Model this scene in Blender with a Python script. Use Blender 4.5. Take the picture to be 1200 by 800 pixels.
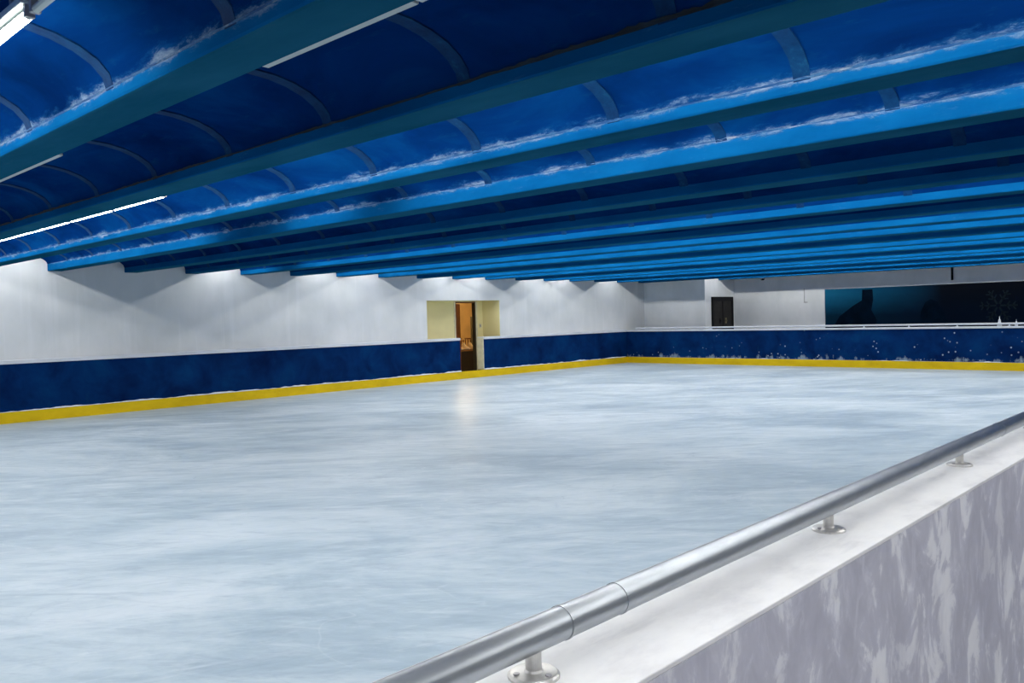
import bpy, bmesh, math, random
from mathutils import Matrix, Vector, noise

for o in list(bpy.data.objects):
    bpy.data.objects.remove(o, do_unlink=True)
scene = bpy.context.scene
C = scene.collection

# ------------------------------------------------------------------ camera
# world axes: X runs along the long left wall, Y across the rink towards it, Z up (ice = 0), metres
FPX, YAW, PITCH, ROLL, EYE = 978.77, 43.393, -1.656, -1.538, 1.564
cam_data = bpy.data.cameras.new('camera')
cam_data.sensor_fit = 'HORIZONTAL'
cam_data.sensor_width = 36.0
cam_data.lens = FPX / 1200.0 * 36.0
cam_data.clip_start = 0.05
cam = bpy.data.objects.new('camera', cam_data)
C.objects.link(cam)
_y, _p, _r = (math.radians(a) for a in (YAW, PITCH, ROLL))
_f = Vector((math.cos(_y) * math.cos(_p), math.sin(_y) * math.cos(_p), math.sin(_p)))
_rt = Vector((math.sin(_y), -math.cos(_y), 0))
_up = _rt.cross(_f)
_rt2 = math.cos(_r) * _rt + math.sin(_r) * _up
_up2 = -math.sin(_r) * _rt + math.cos(_r) * _up
M = Matrix((_rt2, _up2, -_f)).transposed().to_4x4()
M.translation = Vector((0, 0, EYE))
cam.matrix_world = M
scene.camera = cam

# ------------------------------------------------------------------ world, exposure
w = bpy.data.worlds.new('world')
scene.world = w
w.use_nodes = True
w.node_tree.nodes['Background'].inputs[0].default_value = (0.5, 0.6, 0.7, 1)
w.node_tree.nodes['Background'].inputs[1].default_value = 0.02
scene.view_settings.view_transform = 'Standard'
scene.view_settings.look = 'None'
scene.view_settings.gamma = 1
scene.view_settings.use_curve_mapping = False
scene.view_settings.exposure = 0.0
TUBE = 56.0            # radiance of a lit fluorescent tube
TUBE_COL = (1.0, 0.985, 0.93, 1)

# ------------------------------------------------------------------ main dimensions
V = 15.857             # inner face of the left boards
VW = 16.10             # left wall
U = 22.18              # inner face of the far boards
UA, UB, VJ = 23.565, 25.44, 13.788   # far wall, recessed far wall, jog between them
U0 = -5.0              # wall behind, to the left of the camera
V0 = -4.5              # wall behind the camera
ZC = 1.02              # top of the coping
ZB, CAMB = 2.5994, 0.0
BW = 0.245             # beam width
OFF = {1: .0208, 2: -.0019, 3: -.0358, 4: -.0136, 5: .1124, 6: .0902, 7: .0721}
def ub(k):
    return 0.3385 + 1.2031 * k + OFF.get(k, 0.02 if k < 1 else 0.05)
def zcam(v):
    return ZB + CAMB * (1 - ((v - 8) / 8) ** 2)
STRIP = {1: .065, 2: .07, 3: .068, 4: .125, 5: .09}
CROWN = 0.285

# ------------------------------------------------------------------ helpers
def srgb(r, g, b):
    def f(c):
        c /= 255.0
        return c / 12.92 if c <= 0.04045 else ((c + 0.055) / 1.055) ** 2.4
    return (f(r), f(g), f(b), 1)

class NT:
    """small node-building helper"""
    def __init__(self, name):
        self.m = bpy.data.materials.new(name)
        self.m.use_nodes = True
        self.t = self.m.node_tree
        self.b = self.t.nodes['Principled BSDF']
        self._c = None
    def n(self, typ, **kw):
        nd = self.t.nodes.new(typ)
        for k, v in kw.items():
            setattr(nd, k, v)
        return nd
    def l(self, a, b):
        self.t.links.new(a, b)
    def coord(self, scale=(1, 1, 1), rot=(0, 0, 0), world=True):
        if world:
            src = self.n('ShaderNodeNewGeometry').outputs['Position']
        else:
            src = self.n('ShaderNodeTexCoord').outputs['Object']
        mp = self.n('ShaderNodeMapping')
        mp.inputs['Scale'].default_value = scale
        if any(rot):
            mr = self.n('ShaderNodeMapping')
            mr.inputs['Rotation'].default_value = rot
            self.l(src, mr.inputs['Vector'])
            src = mr.outputs[0]
        self.l(src, mp.inputs['Vector'])
        return mp.outputs[0]
    def noise(self, vec, scale, detail=4, rough=0.55, dist=0.0):
        nd = self.n('ShaderNodeTexNoise')
        nd.inputs['Scale'].default_value = scale
        nd.inputs['Detail'].default_value = detail
        nd.inputs['Roughness'].default_value = rough
        nd.inputs['Distortion'].default_value = dist
        self.l(vec, nd.inputs['Vector'])
        return nd.outputs['Fac']
    def ramp(self, fac, stops):
        nd = self.n('ShaderNodeValToRGB')
        e = nd.color_ramp.elements
        while len(e) < len(stops):
            e.new(0.5)
        for el, (p, c) in zip(e, stops):
            el.position = p
            el.color = c if len(c) == 4 else (*c, 1)
        self.l(fac, nd.inputs[0])
        return nd.outputs['Color']
    def mix(self, fac, a, b, mode='MIX'):
        nd = self.n('ShaderNodeMix', data_type='RGBA', blend_type=mode)
        for sock, val in ((nd.inputs[0], fac), (nd.inputs[6], a), (nd.inputs[7], b)):
            if hasattr(val, 'is_linked'):
                self.l(val, sock)
            else:
                sock.default_value = val
        return nd.outputs[2]
    def math(self, op, a, b=0.0, clamp=False):
        nd = self.n('ShaderNodeMath', operation=op, use_clamp=clamp)
        for sock, val in ((nd.inputs[0], a), (nd.inputs[1], b)):
            if hasattr(val, 'is_linked'):
                self.l(val, sock)
            else:
                sock.default_value = val
        return nd.outputs[0]
    def bump(self, h, strength=0.2, dist=0.01):
        nd = self.n('ShaderNodeBump')
        nd.inputs['Strength'].default_value = strength
        nd.inputs['Distance'].default_value = dist
        self.l(h, nd.inputs['Height'])
        self.l(nd.outputs[0], self.b.inputs['Normal'])
    def col(self, c):
        if hasattr(c, 'is_linked'):
            self.l(c, self.b.inputs['Base Color'])
        else:
            self.b.inputs['Base Color'].default_value = c
    def set(self, **kw):
        for k, v in kw.items():
            s = self.b.inputs[k.replace('_', ' ')]
            if hasattr(v, 'is_linked'):
                self.l(v, s)
            else:
                s.default_value = v
        return self.m

def g(v):
    return (v, v, v, 1)

def plain(name, c, rough=0.5, metal=0.0, var=0.15, scale=6.0, spec=0.5):
    t = NT(name)
    n = t.noise(t.coord(), scale, 4)
    a = tuple(x * (1 - var) for x in c[:3]) + (1,)
    b = tuple(min(1, x * (1 + var)) for x in c[:3]) + (1,)
    t.col(t.ramp(n, [(0.3, a), (0.7, b)]))
    return t.set(Roughness=rough, Metallic=metal, Specular_IOR_Level=spec)

# ------------------------------------------------------------------ materials
def wear(t, c, z0, up, dn):
    """pale lime and flaking paint along the mortar line at height z0"""
    p = t.n('ShaderNodeSeparateXYZ')
    t.l(t.n('ShaderNodeNewGeometry').outputs['Position'], p.inputs[0])
    h = t.math('SUBTRACT', p.outputs[2], z0)
    d = t.math('MAXIMUM', t.math('DIVIDE', h, up), t.math('DIVIDE', h, -dn))
    n = t.noise(t.coord((1, 0.30, 1)), 14, 8, 0.78, 0.3)
    lf = t.noise(t.coord((0, 1, 0)), 0.9, 4, 0.6)
    val = t.math('ADD', t.math('SUBTRACT', n, t.math('MULTIPLY', d, 0.26)), t.math('MULTIPLY', t.math('SUBTRACT', lf, 0.5), 0.45))
    c = t.mix(t.ramp(val, [(0.30, g(0)), (0.52, g(0.5))]), c, (0.015, 0.11, 0.27, 1))
    return t.mix(t.ramp(val, [(0.41, g(0)), (0.62, g(0.8))]), c, (0.22, 0.29, 0.38, 1))

def m_vault(z0=None):
    t = NT('blue_vault_paint')
    n1 = t.noise(t.coord((0.6, 0.35, 1)), 2.2, 5, 0.6, 0.6)
    c = t.ramp(n1, [(0.3, (0.0006, 0.012, 0.070, 1)), (0.5, (0.0008, 0.022, 0.115, 1)), (0.75, (0.0015, 0.050, 0.185, 1))])
    n2 = t.noise(t.coord((1, 0.25, 1)), 16, 4, 0.7)
    c = t.mix(t.ramp(n2, [(0.60, g(0)), (0.78, g(0.30))]), c, (0.008, 0.075, 0.16, 1))
    if z0:
        c = wear(t, c, z0, 0.055, 0.03)
    t.col(c)
    t.bump(n2, 0.15, 0.006)
    return t.set(Roughness=0.6, Specular_IOR_Level=0.0)

def m_joint():
    t = NT('blue_joint_mortar')
    n1 = t.noise(t.coord(), 9, 5, 0.7)
    t.col(t.ramp(n1, [(0.3, (0.0006, 0.016, 0.070, 1)), (0.6, (0.0012, 0.034, 0.112, 1)), (0.80, (0.008, 0.085, 0.17, 1))]))
    t.bump(n1, 0.5, 0.01)
    return t.set(Roughness=0.8, Specular_IOR_Level=0.1)

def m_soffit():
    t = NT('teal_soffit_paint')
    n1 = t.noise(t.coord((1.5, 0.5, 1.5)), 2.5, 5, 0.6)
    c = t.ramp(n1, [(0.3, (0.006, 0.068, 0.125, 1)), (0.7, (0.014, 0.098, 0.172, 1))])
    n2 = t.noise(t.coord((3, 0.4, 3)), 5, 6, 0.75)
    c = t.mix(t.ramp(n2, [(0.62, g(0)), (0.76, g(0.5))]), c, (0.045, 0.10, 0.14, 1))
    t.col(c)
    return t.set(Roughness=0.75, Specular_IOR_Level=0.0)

def m_beam(z0=None):
    t = NT('blue_beam_paint')
    n1 = t.noise(t.coord((1.5, 0.5, 1.5)), 2.5, 5, 0.6)
    c = t.ramp(n1, [(0.3, (0.0015, 0.068, 0.215, 1)), (0.7, (0.003, 0.105, 0.29, 1))])
    n2 = t.noise(t.coord((3, 0.6, 3)), 9, 6, 0.75)
    c = t.mix(t.ramp(n2, [(0.60, g(0)), (0.76, g(0.5))]), c, (0.07, 0.17, 0.34, 1))
    if z0:
        c = wear(t, c, z0, 0.05, 0.045)
    t.col(c)
    t.bump(n2, 0.2, 0.006)
    return t.set(Roughness=0.7, Specular_IOR_Level=0.0)

def m_mortar():
    t = NT('pale_flaking_mortar')
    n1 = t.noise(t.coord((1, 0.3, 1)), 13, 8, 0.78, 0.4)
    t.col(t.ramp(n1, [(0.46, (0.002, 0.060, 0.20, 1)), (0.56, (0.03, 0.12, 0.26, 1)), (0.68, (0.25, 0.30, 0.36, 1))]))
    t.bump(n1, 0.6, 0.015)
    return t.set(Roughness=0.9)

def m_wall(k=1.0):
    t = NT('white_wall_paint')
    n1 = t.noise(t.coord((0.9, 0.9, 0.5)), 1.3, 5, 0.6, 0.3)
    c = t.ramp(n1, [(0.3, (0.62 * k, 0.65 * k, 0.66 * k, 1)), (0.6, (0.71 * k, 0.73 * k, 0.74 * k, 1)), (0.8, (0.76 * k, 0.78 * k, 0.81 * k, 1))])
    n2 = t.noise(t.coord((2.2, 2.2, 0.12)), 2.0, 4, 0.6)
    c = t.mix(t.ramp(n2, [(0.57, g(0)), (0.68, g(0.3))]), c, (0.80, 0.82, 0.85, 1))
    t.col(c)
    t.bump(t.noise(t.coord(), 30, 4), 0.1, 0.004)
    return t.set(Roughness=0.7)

def m_ice():
    t = NT('scuffed_ice')
    big = t.noise(t.coord((0.45, 0.8, 1), (0, 0, math.radians(47))), 0.8, 8, 0.68, 0.8)
    c = t.ramp(big, [(0.36, (0.37, 0.48, 0.57, 1)), (0.46, (0.46, 0.575, 0.655, 1)), (0.54, (0.54, 0.645, 0.715, 1)), (0.66, (0.65, 0.74, 0.80, 1))])
    # skate and resurfacing streaks in several directions
    for ang, sx, sy, sc, lo, hi, dk, lt in ((44, 0.5, 1.7, 1.2, 0.45, 0.56, 0.6, 0.65), (57, 0.6, 3.2, 2.4, 0.43, 0.58, 0.5, 0.55), (25, 0.6, 3.6, 2.2, 0.42, 0.58, 0.4, 0.5)):
        st = t.noise(t.coord((sx, sy, 1), (0, 0, math.radians(ang))), sc, 8, 0.7, 1.6)
        c = t.mix(t.ramp(st, [(lo - 0.16, g(dk)), (lo + 0.04, g(0))]), c, (0.30, 0.40, 0.50, 1))
        c = t.mix(t.ramp(st, [(hi - 0.04, g(0)), (hi + 0.14, g(lt))]), c, (0.68, 0.75, 0.81, 1))
    # thin curved skate scratches: narrow contours of a smooth noise
    for ang, sc, wd, amt, cc in ((40, 0.9, 0.005, 0.28, (0.26, 0.36, 0.46, 1)), (75, 0.8, 0.004, 0.25, (0.74, 0.80, 0.85, 1)), (10, 1.1, 0.005, 0.25, (0.30, 0.40, 0.50, 1))):
        q = t.noise(t.coord((0.7, 1.6, 1), (0, 0, math.radians(ang))), sc, 3, 0.45, 0.4)
        q = t.math('ABSOLUTE', t.math('SUBTRACT', q, 0.5))
        pt = t.ramp(t.noise(t.coord((1, 1, 1), (0, 0, 0.3 + sc)), 0.9, 4, 0.6), [(0.50, g(0)), (0.60, g(amt))])
        c = t.mix(t.math('MULTIPLY', t.ramp(q, [(0.0, g(1)), (wd, g(0))]), pt), c, cc)
    sp = t.noise(t.coord(), 24, 2, 0.5)
    c = t.mix(t.ramp(sp, [(0.17, g(0.6)), (0.21, g(0))]), c, (0.28, 0.36, 0.44, 1))
    t.col(c)
    r = t.ramp(big, [(0.35, g(0.30)), (0.65, g(0.42))])
    t.bump(t.noise(t.coord(), 9, 6, 0.7), 0.05, 0.01)
    return t.set(Roughness=r, IOR=1.31, Specular_IOR_Level=0.15)

def m_board(spatter):
    t = NT('blue_board_spattered' if spatter else 'blue_board_paint')
    n1 = t.noise(t.coord((1, 1, 1)), 1.7, 5, 0.6, 0.4)
    c = t.ramp(n1, [(0.3, (0.0006, 0.011, 0.062, 1)), (0.55, (0.0010, 0.024, 0.110, 1)), (0.8, (0.002, 0.048, 0.155, 1))])
    n2 = t.noise(t.coord((1.2, 1.2, 0.35)), 5, 5, 0.65)
    c = t.mix(t.ramp(n2, [(0.62, g(0)), (0.8, g(0.5))]), c, (0.008, 0.06, 0.13, 1))
    if spatter:
        z = t.n('ShaderNodeSeparateXYZ')
        t.l(t.n('ShaderNodeNewGeometry').outputs['Position'], z.inputs[0])
        low = t.math('MULTIPLY', t.math('SUBTRACT', 0.85, z.outputs[2]), 1.5, True)
        vor = t.n('ShaderNodeTexVoronoi', feature='F1')
        vor.inputs['Scale'].default_value = 7.5
        t.l(t.coord((1, 1, 0.9)), vor.inputs['Vector'])
        dot = t.ramp(vor.outputs['Distance'], [(0.08, g(1)), (0.17, g(0))])
        sel = t.noise(t.coord(), 1.6, 3, 0.6)
        sel = t.ramp(t.math('ADD', sel, t.math('MULTIPLY', low, 0.22)), [(0.56, g(0)), (0.66, g(1))])
        f = t.math('MULTIPLY', t.math('MULTIPLY', dot, sel), 0.75)
        c = t.mix(f, c, (0.50, 0.58, 0.66, 1))
        hg = t.ramp(z.outputs[2], [(0.24, g(0.22)), (0.42, g(0))])
        lo = t.ramp(t.math('ADD', t.noise(t.coord((1, 1, 0.5)), 3.0, 5, 0.7), hg), [(0.72, g(0)), (0.82, g(0.5))])
        c = t.mix(t.math('MULTIPLY', lo, t.ramp(z.outputs[2], [(0.34, g(1)), (0.40, g(0))])), c, (0.42, 0.53, 0.60, 1))
    t.col(c)
    return t.set(Roughness=0.55, Specular_IOR_Level=0.03)

def m_outer():
    t = NT('grey_flaking_plaster')
    v1 = t.noise(t.coord((1.3, 1.3, 0.95)), 5.0, 8, 0.62, 0.6)
    c = t.ramp(v1, [(0.38, (0.50, 0.50, 0.58, 1)), (0.53, (0.58, 0.58, 0.665, 1)), (0.58, (0.82, 0.82, 0.87, 1)), (0.72, (0.90, 0.90, 0.93, 1))])
    v2 = t.noise(t.coord((6, 6, 2.6)), 2.6, 8, 0.72, 0.8)
    c = t.mix(t.ramp(v2, [(0.52, g(0)), (0.66, g(0.45))]), c, (0.80, 0.80, 0.88, 1))
    v3 = t.noise(t.coord((2, 2, 0.8)), 2.0, 5)
    c = t.mix(t.ramp(v3, [(0.34, g(0.5)), (0.52, g(0))]), c, (0.42, 0.42, 0.50, 1))
    t.col(c)
    t.bump(v1, 0.3, 0.006)
    return t.set(Roughness=0.8)

def m_coping():
    t = NT('white_coping_paint')
    n1 = t.noise(t.coord((1, 2, 1)), 4, 6, 0.65)
    c = t.ramp(n1, [(0.3, (0.70, 0.70, 0.71, 1)), (0.5, (0.84, 0.84, 0.84, 1)), (0.7, (0.90, 0.90, 0.89, 1))])
    n2 = t.noise(t.coord((0.8, 5, 1)), 3, 5, 0.6)
    c = t.mix(t.ramp(n2, [(0.60, g(0)), (0.75, g(0.5))]), c, (0.52, 0.53, 0.56, 1))
    t.col(c)
    t.bump(n1, 0.15, 0.005)
    return t.set(Roughness=0.55)

def m_yellow():
    t = NT('yellow_kick_strip')
    n1 = t.noise(t.coord((1, 1, 2)), 2.0, 5, 0.6)
    c = t.ramp(n1, [(0.3, (0.68, 0.45, 0.004, 1)), (0.7, (0.84, 0.58, 0.006, 1))])
    n2 = t.noise(t.coord((1, 1, 3)), 9, 4)
    c = t.mix(t.ramp(n2, [(0.64, g(0)), (0.75, g(0.5))]), c, (0.45, 0.32, 0.02, 1))
    t.col(c)
    return t.set(Roughness=0.5, Specular_IOR_Level=0.2)

def m_emit(name, col, strength):
    t = NT(name)
    t.col((0.9, 0.9, 0.9, 1))
    return t.set(Emission_Color=col, Emission_Strength=strength)

def m_chrome():
    t = NT('satin_steel')
    n = t.noise(t.coord((3, 14, 14)), 3, 4, 0.6)
    t.col(t.ramp(n, [(0.3, (0.35, 0.38, 0.41, 1)), (0.7, (0.44, 0.47, 0.50, 1))]))
    return t.set(Roughness=0.36, Metallic=1.0)

def m_mural():
    t = NT('dark_mural_print')
    p = t.n('ShaderNodeSeparateXYZ')
    t.l(t.coord(world=False), p.inputs[0])
    # teal glow along the upper left part, near black to the right
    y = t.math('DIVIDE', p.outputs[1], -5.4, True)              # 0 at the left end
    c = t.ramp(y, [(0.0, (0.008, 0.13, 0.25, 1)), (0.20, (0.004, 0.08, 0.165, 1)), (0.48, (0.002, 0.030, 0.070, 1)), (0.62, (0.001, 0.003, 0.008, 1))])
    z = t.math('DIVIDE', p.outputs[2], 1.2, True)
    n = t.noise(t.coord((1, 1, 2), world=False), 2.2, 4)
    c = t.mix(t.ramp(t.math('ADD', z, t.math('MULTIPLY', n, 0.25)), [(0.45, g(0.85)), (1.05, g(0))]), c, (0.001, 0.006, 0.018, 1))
    t.col(c)
    return t.set(Roughness=0.5, Specular_IOR_Level=0.05)

MAT = dict(
    vault=m_vault(), joint=m_joint(), beam=m_beam(), **{'beam%d' % k: m_beam(ZB + STRIP[k]) for k in (1, 3, 4)}, **{'vault%d' % (k - 1): m_vault(ZB + STRIP[k]) for k in (1, 3, 4)}, soffit=m_soffit(), mortar=m_mortar(), wall=m_wall(), ice=m_ice(),
    board=m_board(False), board2=m_board(True), outer=m_outer(), coping=m_coping(), yellow=m_yellow(),
    mortarshade=plain('shadow_line_mortar', (0.003, 0.012, 0.024, 1), 0.9, var=0.5, scale=9), wall_lightened=m_wall(1.2),
    post=plain('dull_post_steel', (0.62, 0.61, 0.59, 1), 0.42, 1.0, var=0.15, scale=30),
    lit=m_emit('lit_tube_glass', TUBE_COL, TUBE), chrome=m_chrome(), mural=m_mural(),
    batten=plain('white_batten_enamel', (0.46, 0.51, 0.50, 1), 0.4, var=0.05),
    cap=plain('tube_end_cap', (0.35, 0.34, 0.36, 1), 0.4, 0.4),
    deadtube=plain('unlit_tube_glass', (0.62, 0.68, 0.64, 1), 0.25, var=0.04),
    concrete=plain('grey_concrete', (0.30, 0.31, 0.33, 1), 0.8, var=0.2, scale=2.0),
    white=plain('white_cap_paint', (0.66, 0.69, 0.74, 1), 0.55, var=0.08, scale=3.0),
    snow=plain('snow_crust', (0.72, 0.77, 0.82, 1), 0.9, var=0.1, scale=20),
    cream=plain('cream_wall_paint', (0.95, 0.84, 0.43, 1), 0.6, var=0.03, scale=2),
    creamend=plain('cream_end_paint', (0.80, 0.74, 0.52, 1), 0.6, var=0.12, scale=9),
    warm=plain('warm_room_paint', (0.80, 0.58, 0.26, 1), 0.7, var=0.1, scale=2),
    brown=plain('brown_door_wood', (0.17, 0.055, 0.014, 1), 0.45, var=0.3, scale=4),
    dark=plain('dark_counter_paint', (0.015, 0.013, 0.012, 1), 0.6),
    olive=plain('dark_olive_cabinet', (0.06, 0.05, 0.022, 1), 0.5),
    pale=plain('pale_leather', (0.75, 0.66, 0.48, 1), 0.5),
    ochre=plain('ochre_wood', (0.30, 0.15, 0.04, 1), 0.5),
    black=plain('black_door_frame', (0.004, 0.004, 0.005, 1), 0.4, spec=0.1),
    charcoal=plain('charcoal_door_panel', (0.028, 0.026, 0.025, 1), 0.5, var=0.25, spec=0.1),
    brass=plain('dull_brass', (0.30, 0.25, 0.14, 1), 0.35, 1.0),
    muraldark=plain('mural_dark_print', (0.001, 0.007, 0.018, 1), 0.5, var=0.4, scale=3, spec=0.02),
    muralflake=plain('mural_flake_print', (0.010, 0.018, 0.026, 1), 0.5, spec=0.02),
    lamp=m_emit('room_lamp_glow', (1.0, 0.74, 0.42, 1), 110.0),
)

MAT['lit'].cycles.emission_sampling = 'FRONT'
MAT['lamp'].cycles.emission_sampling = 'FRONT'
# ------------------------------------------------------------------ mesh helpers
def bx(bm, x0, x1, y0, y1, z0, z1):
    vs = [bm.verts.new((x, y, z)) for x in (x0, x1) for y in (y0, y1) for z in (z0, z1)]
    for q in ((0, 1, 3, 2), (4, 6, 7, 5), (0, 4, 5, 1), (2, 3, 7, 6), (0, 2, 6, 4), (1, 5, 7, 3)):
        bm.faces.new([vs[i] for i in q])
    return bm

def obj(name, bm, mat, parent=None, bevel=0.0, smooth=False):
    bmesh.ops.recalc_face_normals(bm, faces=bm.faces)
    if bevel:
        bmesh.ops.bevel(bm, geom=list(bm.edges), offset=bevel, segments=2, affect='EDGES', profile=0.5)
    if smooth:
        for e in bm.edges:
            e.smooth = len(e.link_faces) == 2 and e.calc_face_angle(0) < 0.7
    me = bpy.data.meshes.new(name)
    bm.to_mesh(me)
    bm.free()
    me.materials.append(MAT[mat])
    if smooth:
        for p in me.polygons:
            p.use_smooth = True
    o = bpy.data.objects.new(name, me)
    C.objects.link(o)
    if parent:
        o.parent = parent
    return o

def box(name, mat, x0, x1, y0, y1, z0, z1, parent=None, bevel=0.0):
    if parent is not None and parent.type == 'EMPTY':
        p = parent.location
        x0, x1, y0, y1, z0, z1 = x0 - p.x, x1 - p.x, y0 - p.y, y1 - p.y, z0 - p.z, z1 - p.z
    return obj(name, bx(bmesh.new(), x0, x1, y0, y1, z0, z1), mat, parent, bevel)

def lathe(bm, prof, seg=20, origin=(0, 0, 0)):
    """prof: (radius, z) pairs from bottom to top, closed at both ends"""
    rings = []
    for r, z in prof:
        rings.append([bm.verts.new((origin[0] + r * math.cos(a), origin[1] + r * math.sin(a), origin[2] + z))
                      for a in (2 * math.pi * i / seg for i in range(seg))])
    for a, b in zip(rings, rings[1:]):
        for i in range(seg):
            j = (i + 1) % seg
            bm.faces.new((a[i], a[j], b[j], b[i]))
    bm.faces.new(rings[0][::-1])
    bm.faces.new(rings[-1])
    return bm

def tube(bm, p0, p1, r, seg=12):
    p0, p1 = Vector(p0), Vector(p1)
    d = (p1 - p0).normalized()
    a = d.orthogonal().normalized()
    b = d.cross(a)
    R = []
    for p in (p0, p1):
        R.append([bm.verts.new(p + r * (math.cos(t) * a + math.sin(t) * b)) for t in (2 * math.pi * i / seg for i in range(seg))])
    for i in range(seg):
        j = (i + 1) % seg
        bm.faces.new((R[0][i], R[0][j], R[1][j], R[1][i]))
    bm.faces.new(R[0][::-1])
    bm.faces.new(R[1])
    return bm

def thing(name, label, cat, loc=(0, 0, 0), group=None):
    o = bpy.data.objects.new(name, None)
    o.empty_display_size = 0.1
    C.objects.link(o)
    o.location = loc
    return tag(o, label, cat, group)

def tag(o, label, cat, group=None):
    o['label'] = label
    o['category'] = cat
    if group:
        o['group'] = group
    return o

def struct(o, label=None, cat=None):
    o['kind'] = 'structure'
    if label:
        o['label'] = label
    if cat:
        o['category'] = cat
    return o

def root(name, label, cat):
    o = bpy.data.objects.new(name, None)
    o.empty_display_size = 0.1
    C.objects.link(o)
    return struct(o, label, cat)

rnd = random.Random(7)

# ------------------------------------------------------------------ floor and ice
fl = box('floor', 'concrete', U0, UB, V0, VW + 4.0, -0.25, -0.02)
struct(fl, 'grey concrete floor outside the rink barrier', 'floor')
ice = box('ice_sheet', 'ice', U0, U, 1.02, V, -0.02, 0.0)
tag(ice, 'pale blue-white scuffed ice sheet filling the whole rink', 'ice')

# ------------------------------------------------------------------ walls
TOP = 3.0
AL0, AL1, ALZ, ALV = 13.92, 16.56, 2.045, 16.77
bm = bmesh.new()
bx(bm, U0, AL0, VW, VW + 0.2, -0.02, TOP)
bx(bm, AL1, UB, VW, VW + 0.2, -0.02, TOP)
bx(bm, AL0, AL1, VW, VW + 0.2, ALZ, TOP)
struct(obj('wall_left', bm, 'wall'), 'long white painted wall behind the left boards', 'wall')
bm = bmesh.new()
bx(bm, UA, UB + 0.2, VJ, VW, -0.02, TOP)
struct(obj('wall_far', bm, 'wall_lightened'), 'white wall block in the far left corner with a door in its side', 'wall')  # far walls: same white paint, lightened to stand in for stronger light
bm = bmesh.new()
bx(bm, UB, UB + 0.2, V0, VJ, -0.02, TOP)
struct(obj('wall_far_recessed', bm, 'wall_lightened'), 'recessed white far wall carrying the dark mural', 'wall')
bm = bmesh.new()
bx(bm, U0 - 0.2, U0, V0, VW + 0.2, -0.02, TOP)
struct(obj('wall_near', bm, 'wall'), 'white end wall outside the picture on the left', 'wall')
bm = bmesh.new()
bx(bm, U0 - 0.2, UB + 0.2, V0 - 0.2, V0, -0.02, TOP)
struct(obj('wall_right', bm, 'wall'), 'white wall behind the camera', 'wall')

# recess with the doorway in the left wall
DW0, DW1, DWZ = 15.51, 16.28, 2.03
bm = bmesh.new()
bx(bm, AL0 - 0.1, DW0, ALV, ALV + 0.12, -0.02, ALZ)
bx(bm, DW1, AL1, ALV, ALV + 0.12, -0.02, ALZ)
bx(bm, DW0, DW1, ALV, ALV + 0.12, DWZ, ALZ)
bx(bm, AL1, AL1 + 0.1, VW + 0.2, ALV + 0.12, -0.02, ALZ)
bx(bm, AL0 - 0.1, AL0, VW + 0.2, ALV, -0.02, ALZ)
bx(bm, AL0 - 0.1, AL1 + 0.1, VW + 0.2, ALV + 0.12, ALZ, ALZ + 0.1)
bx(bm, AL1 - 0.004, AL1 - 0.0005, VW + 0.002, ALV - 0.001, -0.02, ALZ - 0.001)
struct(obj('wall_recess', bm, 'cream'), 'cream walls of the recess around the open doorway', 'wall')
bm = bmesh.new()
ft = 0.05
bx(bm, DW0 - ft, DW0, ALV - 0.02, ALV, -0.02, DWZ + 0.005)
bx(bm, DW1, DW1 + ft, ALV - 0.02, ALV, -0.02, DWZ + 0.005)
struct(obj('trim_1', bm, 'creamend'), 'cream door casing around the lit doorway', 'trim')
# warm room behind it
RX0, RX1, RV0, RV1, RZ = 14.3, 20.5, ALV + 0.12, 19.8, 2.5
bm = bmesh.new()
bx(bm, RX0 - 0.1, RX0, RV0, RV1, -0.02, RZ)
bx(bm, RX1, RX1 + 0.1, RV0, RV1, -0.02, RZ)
bx(bm, RX0 - 0.1, RX1 + 0.1, RV1, RV1 + 0.1, -0.02, RZ)
bx(bm, RX0 - 0.1, RX1 + 0.1, RV0, RV1 + 0.1, RZ, RZ + 0.1)
bx(bm, RX0, RX1, RV0 - 0.02, RV0, ALZ + 0.1, RZ)
struct(obj('wall_back_room', bm, 'warm'), 'warm orange walls of the room seen through the doorway', 'wall')
# brown door leaf standing open inside the room
d1 = root('door_1', 'brown wooden door standing open inside the lit doorway', 'door')
lf = obj('door_leaf', bx(bmesh.new(), 0.0, 0.76, 0.0, 0.04, 0.0, 1.98), 'brown', d1, 0.004)
lf.location = (DW0 + 0.05, RV0 + 0.02, 0.0)
lf.rotation_euler = (0, 0, math.radians(32))
box('door_jamb', 'brown', DW0, DW0 + 0.035, ALV, ALV + 0.12, -0.01, DWZ, d1)
box('door_jamb', 'olive', DW1 - 0.02, DW1, ALV, ALV + 0.12, -0.01, DWZ, d1)
box('door_head', 'brown', DW0 + 0.035, DW1 - 0.02, ALV, ALV + 0.12, DWZ - 0.04, DWZ, d1)
bm = bmesh.new()
tube(bm, (0.70, -0.05, 1.0), (0.70, 0.0, 1.0), 0.012)
tube(bm, (0.70, -0.05, 1.0), (0.60, -0.05, 1.0), 0.01)
obj('door_handle', bm, 'brass', lf)

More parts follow.
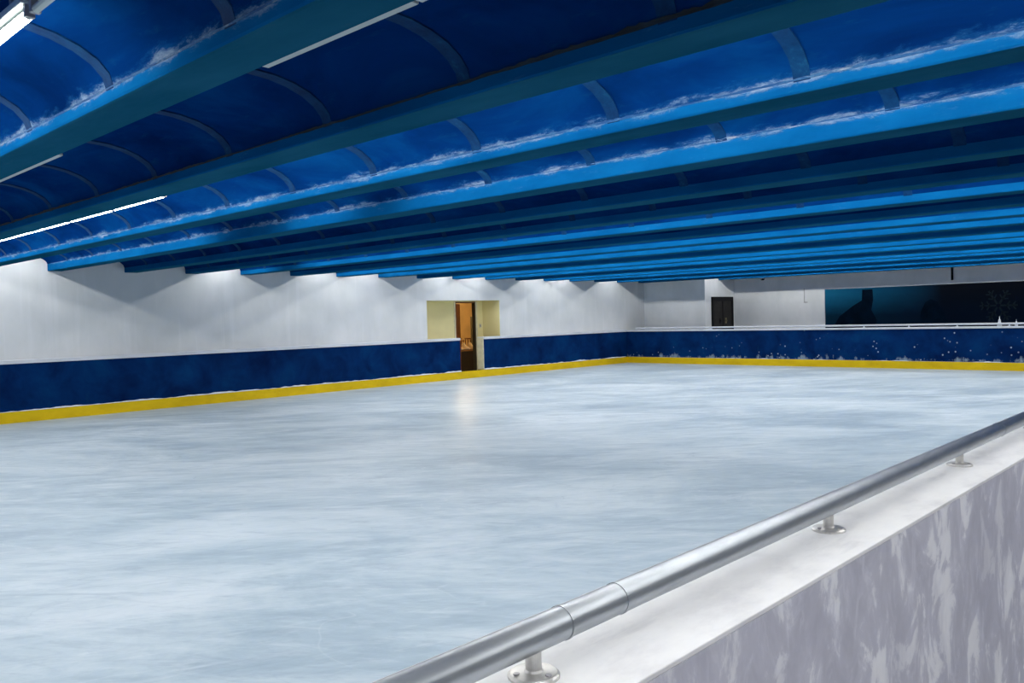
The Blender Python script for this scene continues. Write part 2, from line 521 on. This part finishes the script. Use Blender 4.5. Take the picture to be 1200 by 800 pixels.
# ------------------------------------------------------------------ ceiling: beams and vaults
ceil = root('ceiling', 'low blue painted ceiling of parallel beams with shallow vaults between', 'ceiling')
KMIN, KMAX = -4, 20
def vend(k):
    return VW if ub(k) + BW < UA + 0.3 else VJ
def beam_mesh(k):
    bm = bmesh.new()
    v1, v0 = vend(k), V0
    n = 22
    r = 0.014
    h = 0.30
    pr = [(0, h), (0, r), (r * 0.3, r * 0.3), (r, 0), (BW - r, 0), (BW - r * 0.3, r * 0.3), (BW, r), (BW, h)]
    rings = []
    for i in range(n + 1):
        v = v0 + (v1 - v0) * i / n
        z = zcam(v)
        rings.append([bm.verts.new((ub(k) + a, v, z + b)) for a, b in pr])
    for a, b in zip(rings, rings[1:]):
        for i in range(len(pr)):
            j = (i + 1) % len(pr)
            bm.faces.new((a[i], a[j], b[j], b[i]))
    bm.faces.new(rings[0])
    bm.faces.new(rings[-1][::-1])
    return bm
for k in range(KMIN, KMAX + 1):
    o = obj('beam', beam_mesh(k), 'beam%d' % k if k in (1, 3, 4) else 'beam', ceil)
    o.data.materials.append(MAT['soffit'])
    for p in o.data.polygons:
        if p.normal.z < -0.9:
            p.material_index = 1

def vault_profile(k, lift=0.0, n=12):
    """lower curve of the vault over bay k (between beams k and k+1); z above the beam bottom"""
    a, b = ub(k) + BW, (ub(k + 1) if k < KMAX else UB)
    s1, s2 = STRIP.get(k, 0.08), STRIP.get(k + 1, 0.08)
    mid, half = (a + b) / 2, (b - a) / 2
    pts = []
    for i in range(n + 1):
        t = math.pi * i / n
        x = mid - half * math.cos(t)
        s = s1 if i <= n / 2 else s2
        pts.append((x, s + (CROWN - s) * math.sin(t) - lift))
    return pts

def shell(bm, pts, v0, v1, nz=1, thick=0.03, zf=None):
    zf = zf or (lambda v: 0.0)
    rings = []
    for i in range(nz + 1):
        v = v0 + (v1 - v0) * i / nz
        lo = [bm.verts.new((x, v, z + zf(v))) for x, z in pts]
        hi = [bm.verts.new((x, v, z + thick + zf(v))) for x, z in reversed(pts)]
        rings.append(lo + hi)
    m = len(rings[0])
    for a, b in zip(rings, rings[1:]):
        for i in range(m):
            j = (i + 1) % m
            bm.faces.new((a[i], a[j], b[j], b[i]))
    bm.faces.new(rings[0])
    bm.faces.new(rings[-1][::-1])
    return bm

JV, JS, JW = 1.74, 1.115, 0.085        # joints between vault panels: first place, spacing, width
# v range of separately built panels per bay (what the photograph shows of it)
PANEL = {-1: (0.63, 3.97), 0: (0.63, 7.3), 1: (0.63, 10.7), 2: (0.63, 16.0), 3: (0.63, 16.0), 4: (0.63, 16.0), 5: (0.63, 16.0), 6: (0.63, 16.0)}
for k in range(KMIN, KMAX + 1):
    v1 = vend(k + 1) if k < KMAX else VJ
    if k in PANEL:
        n0 = int(round((PANEL[k][0] - JV) / JS))
        n1 = int((PANEL[k][1] - JV) / JS)
        pm = jm = None
        pts, jpts = vault_profile(k), vault_profile(k, 0.008)
        for i in range(n0, n1 + 1):
            a = JV + i * JS
            zz = zcam(a + JS / 2)
            if i < n1:
                if pm is None:
                    o = obj('vault_panel', shell(bmesh.new(), pts, 0, JS - JW), 'vault%d' % k if k in (0, 2, 3) else 'vault', ceil, 0, True)
                    pm = o.data
                else:
                    o = bpy.data.objects.new('vault_panel', pm); C.objects.link(o); o.parent = ceil
                o.location = (0, a + JW / 2, zz)
            if jm is None:
                o = obj('joint_band', shell(bmesh.new(), jpts, 0, JW, 1, 0.05), 'joint', ceil, 0, True)
                jm = o.data
            else:
                o = bpy.data.objects.new('joint_band', jm); C.objects.link(o); o.parent = ceil
            o.location = (0, a - JW / 2, zcam(a))
        va, vb = JV + n0 * JS - JW / 2, JV + n1 * JS + JW / 2
        obj('vault_shell', shell(bmesh.new(), pts, V0, va, 5, 0.03, zcam), 'vault', ceil, 0, True)
        if v1 - vb > 0.02:
            obj('vault_shell', shell(bmesh.new(), pts, vb, v1, 2, 0.03, zcam), 'vault', ceil, 0, True)
    else:
        obj('vault_shell', shell(bmesh.new(), vault_profile(k, 0, 8), V0, v1, 14, 0.03, zcam), 'vault', ceil)
# strip of slab that closes the ceiling on the near side
a, b = U0, ub(KMIN)
obj('vault_shell', shell(bmesh.new(), [(a, 0.2), (b, 0.2)], V0, VW, 4, 0.1, zcam), 'vault', ceil)

# rough mortar ridges where the vault meets the near side of a beam
def ridge(k, v0, v1, amp, seed, mat='mortar'):
    bm = bmesh.new()
    s = STRIP.get(k, 0.08)
    n = int((v1 - v0) / 0.018)
    prev = None
    for i in range(n + 1):
        v = v0 + (v1 - v0) * i / n
        q = noise.noise((v * 4.0, seed, 0)) * 0.35 + noise.noise((v * 13.0, seed, 3)) * 0.3 + noise.noise((v * 31.0, seed, 4)) * 0.35
        up = max(0.003, amp * (0.75 + 1.3 * q) * min(1.3, max(0.25, 0.8 + 1.6 * noise.noise((v * 0.8, seed, 11)))))
        dn = max(0.003, amp * 0.35 * (0.8 + 1.2 * noise.noise((v * 9.0, seed, 8))))
        z = zcam(v) + s
        x = ub(k)
        out = 0.002 + 0.003 * abs(noise.noise((v * 14, seed, 5)))
        slope = 0.42
        ring = [bm.verts.new((x + 0.002, v, z - dn)), bm.verts.new((x - out, v, z - dn * 0.6)),
                bm.verts.new((x - out - up * slope * 0.5, v, z + up * 0.5)), bm.verts.new((x - up * slope - 0.004, v, z + up)),
                bm.verts.new((x + 0.002, v, z + up))]
        if prev:
            for a in range(5):
                b = (a + 1) % 5
                bm.faces.new((prev[a], prev[b], ring[b], ring[a]))
        else:
            bm.faces.new(ring[::-1])
        prev = ring
    bm.faces.new(prev)
    return obj('mortar_ridge', bm, mat, ceil)
ridge(1, 0.2, 8.0, 0.010, 1.3)
ridge(2, 0.4, 11.0, 0.014, 2.7, 'mortarshade')  # dark colour paints in the shadow line along this joint
ridge(3, 0.6, 15.9, 0.011, 4.1)
ridge(4, 0.8, 15.9, 0.007, 6.6)

# ------------------------------------------------------------------ fluorescent battens
FL = 1.2
def batten_meshes():
    bm = bmesh.new()
    bx(bm, -0.032, 0.032, -0.59, 0.59, 0.02, 0.05)
    body = obj('batten_body', bm, 'batten', None, 0.006)
    bm = bmesh.new()
    sec = [(-0.013, 0.013), (-0.017, 0.004), (-0.015, -0.010), (0.0, -0.018), (0.015, -0.010), (0.017, 0.004), (0.013, 0.013)]
    R = [[bm.verts.new((x, y, z)) for x, z in sec] for y in (-0.565, 0.565)]
    for i in range(len(sec)):
        j = (i + 1) % len(sec)
        bm.faces.new((R[0][i], R[0][j], R[1][j], R[1][i]))
    bm.faces.new(R[0][::-1]); bm.faces.new(R[1])
    tb = obj('fluorescent_tube', bm, 'lit')
    tb.data.materials.append(MAT['deadtube'])       # the side towards the batten and the metal ends do not shine
    for p in tb.data.polygons:
        if p.normal.z > 0.5 or abs(p.normal.y) > 0.9:
            p.material_index = 1
    bm = bmesh.new()
    tube(bm, (0, -0.565, 0), (0, 0.565, 0), 0.016, 10)
    tb0 = obj('fluorescent_tube', bm, 'deadtube')
    bm = bmesh.new()
    bx(bm, -0.018, 0.018, -0.0125, 0.0125, -0.022, 0.025)
    bm2 = bmesh.new()
    bx(bm2, -0.024, 0.024, -0.59, 0.59, 0.034, 0.052)
    thin = obj('batten_body', bm2, 'batten', None, 0.004)
    cp = obj('end_cap', bm, 'cap', None, 0.003)
    res = [o.data for o in (body, tb, tb0, cp, thin)]
    for o in (body, tb, tb0, cp, thin):
        bpy.data.objects.remove(o)
    return res
MB, MT, MT0, MC, MTHIN = batten_meshes()
_o = obj('hanger_bracket', bx(bmesh.new(), -0.012, 0.012, -0.01, 0.01, -0.002, 0.06), 'cap')
MH = _o.data
bpy.data.objects.remove(_o)
def batten(k, v, lit, label, group, drop=0.0):
    x = (ub(k) + BW + (ub(k + 1) if k < KMAX else UB)) / 2
    zt = zcam(v) + CROWN
    t = thing('fluorescent_light', label, 'light', (x, v, zt - 0.052), group)
    def ch(name, me, loc):
        o = bpy.data.objects.new(name, me); C.objects.link(o); o.parent = t; o.location = loc
    ch('batten_body', MTHIN if lit is None else MB, (0, 0, -drop))
    if lit is not None:
        ch('fluorescent_tube', MT if lit else MT0, (0, 0, -0.014 - drop))
        for s in (-1, 1):
            ch('end_cap', MC, (0, s * 0.577, -0.005 - drop))
    if drop:
        for s in (-1, 1):
            ch('hanger_bracket', MH, (0, s * 0.4, 0))
NTH = {-2: 'second bay behind the camera', -1: 'bay just behind the camera'}
def words(k):
    o = ['first', 'second', 'third', 'fourth', 'fifth', 'sixth', 'seventh', 'eighth', 'ninth', 'tenth', 'eleventh', 'twelfth',
         'thirteenth', 'fourteenth', 'fifteenth', 'sixteenth', 'seventeenth', 'eighteenth', 'nineteenth', 'twentieth']
    return o[k - 1]
LIT = {-3: [(-4, 12)], -1: [(-4, 12)], 0: [(-4, 1.9), (3.45, 16)], 2: [(-4, 16)], 3: [(-4, 6.2), (6.7, 8.2), (9.5, 16)],
       6: [(-4, 13.7), (14.7, 16)], 8: [(-4, 16)], 9: [(-4, 16)], 11: [(-4, 16)], 12: [(-4, 16)],
       14: [(-4, 16)], 15: [(-4, 16)], 17: [(-4, 16)], 19: [(-4, 13.6)]}
for k, spans in LIT.items():
    for a, b in spans:
        v = b - FL / 2
        cs = []
        if k == 0 and b > 3:
            v = a + FL / 2
            while v + FL / 2 <= b:
                cs.append(v); v += FL
        else:
            while v - FL / 2 >= a:
                cs.append(v); v -= FL
        for i, c in enumerate(cs):
            if k < 0:
                lab = 'lit white tube light in a ceiling bay behind the camera'
            elif k == 0:
                lab = 'lit white tube light in the nearest ceiling bay at the top left corner'
                if b > 3 and i == 0:
                    lab = 'bright tube light with grey end cap in the top left corner'
            elif k == 2:
                if c > 8.0:
                    nth = len([q for q in cs if 8.0 < q < c])
                    lab = '%s glowing tube from the right end of the row peeking below the second beam' % words(nth + 1)
                else:
                    lab = 'lit tube light hidden behind the second blue beam from the camera'
            else:
                lab = 'lit tube light tucked up behind the %s blue beam from the camera' % words(k)
            batten(k, c, True, lab, 'tube lights in ceiling bay %s' % (words(k + 1) if k >= 0 else 'behind'), 0.046 if k == 2 and c > 8.0 else (0.07 if k == 0 and c > 3 else 0.0))
# bay behind the first beam: battens without tubes; bay 0 has one dead tube beyond the lit ones
for i, c in enumerate((3.84 - 0.6, 3.84 - 1.8)):
    batten(1, c, None, ('bare grey batten without tube behind the first blue beam, top centre-left',
                        'bare grey batten without tube behind the first blue beam, at the top edge')[i], 'empty battens behind the first beam')
for i, c in enumerate((6.75 + 0.6, 6.75 + 1.8)):
    batten(1, c, None, ('bare grey batten at the left picture edge, end showing behind the first beam', 'bare grey batten cut off by the left picture edge behind the first beam')[i], 'empty battens at the left edge')
batten(0, 3.45 - 0.62, False, 'unlit tube light next to the bright one at the top left corner', None, 0.07)

# ------------------------------------------------------------------ rink boards
KZ = 0.19
def snow_ridge(name, pts_fn, length, parent, seed, thr=-0.15, amp=0.030):
    bm = bmesh.new()
    n = int(length / 0.05)
    prev = None
    for i in range(n + 1):
        s = length * i / n
        q = noise.noise((s * 1.7, seed, 0)) * 0.6 + noise.noise((s * 7.0, seed, 2)) * 0.4
        h = max(0.002, amp * (q - thr) * 1.6)
        d = min(0.05, 0.012 + h * 0.8)
        ring = [bm.verts.new(pts_fn(s, a, b)) for a, b in ((0, 0), (d, 0), (d * 0.7, h * 0.7), (0, h))]
        if prev:
            for a in range(4):
                b = (a + 1) % 4
                bm.faces.new((prev[a], prev[b], ring[b], ring[a]))
        else:
            bm.faces.new(ring[::-1])
        prev = ring
    bm.faces.new(prev)
    return obj(name, bm, 'snow', parent)

G0, G1 = 14.81, 15.65      # gate opening in the left boards
def left_boards(x0, x1, label, seed, endcream=False):
    t = thing('rink_barrier', label, 'barrier', (x0, V, 0))
    box('board_panel', 'board', x0, x1, V + 0.0, VW - 0.003, 0.0, 1.0, t)
    box('cap', 'white', x0, x1, V - 0.025, VW - 0.003, 1.0, 1.065, t, 0.008)
    if endcream:
        box('end_post', 'creamend', x0 - 0.02, x0, V, VW - 0.003, 0.19, 1.04, t, 0.004)
    return t
t1 = left_boards(U0, G0, 'long dark blue barrier with white cap along the left wall before the doorway', 2)
t2 = left_boards(G1 + 0.02, U - 0.026, 'dark blue barrier with white cap along the left wall beyond the doorway', 3, True)
snow_ridge('snow_ridge', lambda s, a, b: (s, -a - 0.0005, KZ + 0.001 + b), G0 - U0, t1, 2.2, -0.42, 0.026)
snow_ridge('snow_ridge', lambda s, a, b: (s, -a - 0.0005, KZ + 0.001 + b), U - G1 - 0.1, t2, 5.5, -0.42, 0.026)
t3 = thing('rink_barrier', 'dark blue barrier with white spatter along the far end of the rink', 'barrier', (U, 8, 0))
BV = 1.02
box('board_panel', 'board2', U, U + 0.20, BV, VW - 0.003, 0.0, 1.0, t3)
box('corner_post', 'board', U - 0.025, U, V, VW - 0.003, 0.0, 1.0, t3)
box('cap', 'white', U - 0.025, U + 0.22, BV, VW - 0.003, 1.0, 1.045, t3, 0.008)
snow_ridge('snow_ridge', lambda s, a, b: (-a - 0.0005, V - 8 - 0.06 - s, KZ + 0.001 + b), V - BV - 0.2, t3, 9.5, 0.05, 0.022)
bm = bmesh.new()
tube(bm, (0.09, V - 8 - 0.3, 1.105), (0.09, BV - 8, 1.105), 0.024, 12)
r3 = obj('rail', bm, 'white', t3, smooth=True)
v = V - 0.8
while v > BV + 0.3:
    bm = bmesh.new()
    lathe(bm, [(0.045, 0), (0.045, 0.006), (0.014, 0.009), (0.014, 0.045)], 14, (0.09, v - 8, 1.045))
    obj('rail_post', bm, 'white', t3)
    v -= 1.12
# yellow kick strip: left run (also across the gate sill) and far run
k1 = tag(box('kick_strip', 'yellow', U0, U - 0.02, V - 0.02, V - 0.0005, 0.001, KZ), 'yellow kick strip along the foot of the left boards', 'kick strip')
k2 = tag(box('kick_strip', 'yellow', U - 0.02, U - 0.0005, BV, V - 0.021, 0.001, KZ), 'yellow kick strip along the foot of the far boards', 'kick strip')
struct(box('trim_2', 'dark', G0, G1 + 0.0, V, VW + 0.2, -0.02, 0.15), 'dark sill in the gate opening of the left boards', 'sill')

# near barrier beside the camera
NV0, NV1 = 0.713, 1.02
t4 = thing('rink_barrier', 'near barrier with white coping, steel handrail and flaking grey outer face', 'barrier', (0, NV0, 0))
bm = bmesh.new()
bx(bm, U0, U + 0.2, 0.0, NV1 - NV0 - 0.005, -0.02, 1.010)
obj('plaster_wall', bm, 'outer', t4)
box('coping', 'coping', U0, U + 0.2, NV0, NV1, 1.010, ZC, t4, 0.002)
box('board_face', 'board', U0, U, NV1 - 0.005, NV1 - 0.0005, 0.19, 1.010, t4)
RV, RR, RZC = 0.845, 0.0262, ZC + 0.0626
rail = thing('handrail', 'long round steel handrail on short posts along the near white coping', 'handrail', (0, RV, ZC))
bm = bmesh.new()
tube(bm, (U0, 0, RZC - ZC), (U, 0, RZC - ZC), RR, 32)
obj('rail_tube', bm, 'chrome', rail, smooth=True)
pu = 0.922 - 1.087 * 5
while pu < U:
    bm = bmesh.new()
    lathe(bm, [(0.040, 0.0), (0.040, 0.004), (0.036, 0.007), (0.015, 0.009), (0.0125, 0.012), (0.0125, RZC - ZC - RR + 0.004)], 24, (pu, 0, 0))
    p = obj('rail_post', bm, 'post', rail)
    if pu < 5:
        for a in (0.6, 2.7, 4.8):
            bm = bmesh.new()
            lathe(bm, [(0.005, 0.007), (0.005, 0.0095)], 8, (pu + 0.028 * math.cos(a), 0.028 * math.sin(a), 0))
            obj('screw_head', bm, 'cap', p)
    pu += 1.087
for x in (0.99, 1.135, 3.6):
    bm = bmesh.new()
    tube(bm, (x - 0.003, 0, RZC - ZC), (x + 0.003, 0, RZC - ZC), RR + 0.0012, 32)
    obj('weld_seam', bm, 'chrome', rail, smooth=False)

# ------------------------------------------------------------------ far wall: door, mural, fittings
d2 = root('door_2', 'black double door with two dark panels in the far corner', 'door')
a, b, z1 = 23.95, 25.31, 2.05
bm = bmesh.new()
bx(bm, a, a + 0.09, VJ - 0.05, VJ, 0, z1)
bx(bm, b - 0.09, b, VJ - 0.05, VJ, 0, z1)
bx(bm, a + 0.09, b - 0.09, VJ - 0.05, VJ, z1 - 0.14, z1)
obj('door_frame', bm, 'black', d2)
mid = (a + b) / 2
for x0, x1, hx in ((a + 0.09, mid - 0.03, mid - 0.2), (mid + 0.03, b - 0.09, mid + 0.18)):
    lf = box('door_leaf', 'charcoal', x0, x1, VJ - 0.035, VJ, 0.0, z1 - 0.14, d2)
    bm = bmesh.new()
    bx(bm, hx - 0.05, hx + 0.05, VJ - 0.042, VJ - 0.035, 1.18, 1.36)
    tube(bm, (hx, VJ - 0.075, 1.27), (hx, VJ - 0.035, 1.27), 0.022, 10)
    obj('door_handle', bm, 'brass' if hx > mid else 'black', lf)
box('door_stile', 'black', mid - 0.03, mid + 0.03, VJ - 0.045, VJ, 0.0, z1 - 0.14, d2)

MY0 = 10.69
mur = thing('mural_panel', 'long dark blue mural panel with faint snowflake on the far wall', 'mural', (UB - 0.02, MY0, 0.95))
me_ = bmesh.new()
bx(me_, 0.0, 0.018, -9.5, 0.0, 0.0, 1.215)
pnl = obj('print_panel', me_, 'mural', mur)
def flat_poly(name, pts, mat, dx, th=0.002):
    """outline in (distance to the right of the mural's left end, height) -> thin printed layer"""
    bm = bmesh.new()
    f0 = [bm.verts.new((dx, -y, z)) for y, z in pts]
    f1 = [bm.verts.new((dx + th, -y, z)) for y, z in pts]
    bm.faces.new(f0)
    bm.faces.new(f1[::-1])
    for i in range(len(pts)):
        j = (i + 1) % len(pts)
        bm.faces.new((f0[i], f0[j], f1[j], f1[i]))
    return obj(name, bm, mat, mur)
flat_poly('hill_print', [(0.22, 0.02), (0.45, 0.38), (0.85, 0.68), (1.12, 0.84), (1.14, 1.16), (1.44, 1.16), (1.46, 0.86), (1.40, 0.55), (1.55, 0.25), (1.52, 0.02)], 'muraldark', -0.002)
flat_poly('arch_print', [(2.75, 0.02), (2.78, 0.45), (2.90, 0.72), (3.05, 0.82), (3.22, 0.74), (3.36, 0.5), (3.55, 0.02)], 'muraldark', -0.002)
bm = bmesh.new()
cy, cz = 4.75, 0.58
for i in range(6):
    t = math.pi / 6 + i * math.pi / 3
    dv = Vector((0, -math.sin(t), math.cos(t)))
    c0 = Vector((0.0, -cy, cz))
    def bar(p, q, wd):
        d = (q - p).normalized()
        s = Vector((1, 0, 0)).cross(d) * wd / 2
        vs = [bm.verts.new(x + Vector((xx, 0, 0))) for xx in (-0.004, -0.0005) for x in (p + s, p - s, q - s, q + s)]
        for f in ((0, 1, 2, 3), (7, 6, 5, 4), (0, 4, 5, 1), (1, 5, 6, 2), (2, 6, 7, 3), (3, 7, 4, 0)):
            bm.faces.new([vs[z] for z in f])
    bar(c0 + dv * 0.05, c0 + dv * 0.46, 0.05)
    for fr, ln in ((0.2, 0.14), (0.34, 0.13)):
        for sg in (-1, 1):
            tt = t + sg * math.radians(55)
            b0 = c0 + dv * fr
            bar(b0, b0 + Vector((0, -math.sin(tt), math.cos(tt))) * ln, 0.035)
obj('snowflake_print', bm, 'muralflake', mur)
bm = bmesh.new()
for zz in (1.222,):
    bx(bm, -0.005, 0.018, -9.5, 0.0, 1.215, 1.226)
bx(bm, -0.005, 0.018, 0.0, 0.01, 0.0, 1.226)
obj('mural_edging', bm, 'white', mur)

bm = bmesh.new()
tube(bm, (UB - 0.04, 7.07, 2.27), (UB - 0.04, 7.07, 2.8), 0.028, 10)
tag(obj('wall_pipe', bm, 'black'), 'short dark pipe coming down the wall above the mural', 'pipe')
t = thing('wall_conduit', 'thin grey conduit with a hooked end left of the mural', 'conduit', (UB, 11.35, 1.8))
bm = bmesh.new()
tube(bm, (-0.012, 0, 0.0), (-0.012, 0, 0.42), 0.008, 8)
obj('conduit_pipe', bm, 'cap', t)
bm = bmesh.new()
bx(bm, -0.025, 0.0, -0.10, 0.012, -0.02, 0.0)
obj('outlet_bracket', bm, 'cap', t)
t = thing('smoke_detector', 'small dark detector under the last beams at the far wall', 'detector', (UB - 0.12, 12.69, 2.545))
bm = bmesh.new(); lathe(bm, [(0.028, 0.0), (0.055, 0.012), (0.06, 0.035)], 16); obj('detector_dome', bm, 'black', t)
bm = bmesh.new(); bx(bm, -0.015, 0.12, -0.015, 0.015, 0.035, 0.055); obj('detector_bracket', bm, 'black', t)

for i, (yy, h) in enumerate(((5.2, 0.235), (4.85, 0.155))):
    bm = bmesh.new()
    s = h / 0.235
    lathe(bm, [(0.050 * s, 0), (0.048 * s, 0.06 * s), (0.030 * s, 0.095 * s), (0.024 * s, 0.15 * s), (0.008 * s, 0.17 * s), (0.005, h)], 14, (U + 0.168, yy, 1.0455))
    tag(obj('finial', bm, 'white', smooth=False), ('taller of two small white pointed finials on the far barrier cap',
        'shorter of two small white pointed finials on the far barrier cap')[i], 'finial', 'white finials on the far cap')

# ------------------------------------------------------------------ what stands in the warm room
ct = thing('counter', 'dark counter inside the warm room behind the doorway', 'counter', (16.9, 17.75, -0.02))
box('counter_body', 'dark', 15.9, 18.2, 17.55, 18.0, -0.02, 0.62, ct)
box('counter_top', 'ochre', 15.87, 18.23, 17.52, 18.03, 0.62, 0.66, ct, 0.006)
def boot(x, y, z, rz, label):
    bm = bmesh.new()
    secs = [(-0.13, 0.045, 0.20), (-0.06, 0.05, 0.20), (-0.02, 0.05, 0.13), (0.05, 0.05, 0.085), (0.12, 0.042, 0.06), (0.15, 0.02, 0.035)]
    prev = None
    for px, hw, h in secs:
        ring = [bm.verts.new((px, -hw, 0.012)), bm.verts.new((px, hw, 0.012)), bm.verts.new((px, hw * 0.9, h * 0.7)), bm.verts.new((px, hw * 0.4, h)),
                bm.verts.new((px, -hw * 0.4, h)), bm.verts.new((px, -hw * 0.9, h * 0.7))]
        if prev:
            for i in range(6):
                j = (i + 1) % 6
                bm.faces.new((prev[i], prev[j], ring[j], ring[i]))
        else:
            bm.faces.new(ring[::-1])
        prev = ring
    bm.faces.new(prev)
    t = thing('boot', label, 'boot', (x, y, z), 'pale boots on the counter')
    t.rotation_euler = (0, 0, rz)
    obj('upper', bm, 'pale', t)
    bm = bmesh.new(); bx(bm, -0.135, 0.145, -0.04, 0.04, 0.0, 0.0115); obj('sole', bm, 'dark', t)
for i, x in enumerate((16.45, 16.72, 16.99)):
    boot(x, 17.66, 0.66, -1.5 + 0.12 * i, ('left', 'middle', 'right')[i] + ' one of three small pale boots on the counter inside the doorway')
for i, (x, h, m) in enumerate(((16.75, 0.28, 'ochre'), (17.02, 0.33, 'brown'))):
    t = thing('stool', ('shorter ochre stool with round seat on the counter in the warm room', 'taller brown stool with round seat on the counter in the warm room')[i], 'stool', (x, 17.88, 0.66))
    bm = bmesh.new(); lathe(bm, [(0.095, h - 0.03), (0.1, h - 0.015), (0.095, h)], 16); obj('seat', bm, m, t)
    for q in range(4):
        an = math.pi / 4 + q * math.pi / 2
        bm = bmesh.new(); tube(bm, (0.10 * math.cos(an), 0.10 * math.sin(an), 0.0), (0.065 * math.cos(an), 0.065 * math.sin(an), h - 0.028), 0.012, 8); obj('leg', bm, m, t)
cb = thing('cabinet', 'tall dark olive cabinet at the right inside the warm room', 'cabinet', (17.83, 18.6, -0.02))
cb.rotation_euler = (0, 0, math.radians(-45))
obj('cabinet_body', bx(bmesh.new(), 0.0, 0.62, 0.0, 0.4, 0.0, 1.64), 'olive', cb, 0.006)
for x0, x1 in ((0.01, 0.305), (0.315, 0.61)):
    obj('cabinet_door', bx(bmesh.new(), x0, x1, -0.018, -0.0005, 0.1, 1.60), 'olive', cb, 0.004)
lp = thing('ceiling_lamp', 'warm glowing ceiling lamp inside the room behind the doorway', 'lamp', (17.2, 18.2, RZ))
bm = bmesh.new(); lathe(bm, [(0.03, -0.30), (0.11, -0.26), (0.13, -0.18), (0.09, -0.10), (0.05, -0.08)], 20); obj('lamp_globe', bm, 'lamp', lp, smooth=True)
bm = bmesh.new(); lathe(bm, [(0.03, -0.08), (0.03, -0.02), (0.07, -0.015), (0.07, 0.0)], 16); obj('lamp_mount', bm, 'brass', lp)
sw = thing('light_switch', 'small switch on the cream wall right of the doorway', 'switch', (16.45, ALV, 1.35))
bm = bmesh.new(); bx(bm, -0.035, 0.035, -0.012, 0.0, -0.06, 0.06); obj('switch_plate', bm, 'creamend', sw)
bm = bmesh.new(); bx(bm, -0.015, 0.015, -0.02, -0.012, -0.03, 0.03); obj('switch_rocker', bm, 'cap', sw)
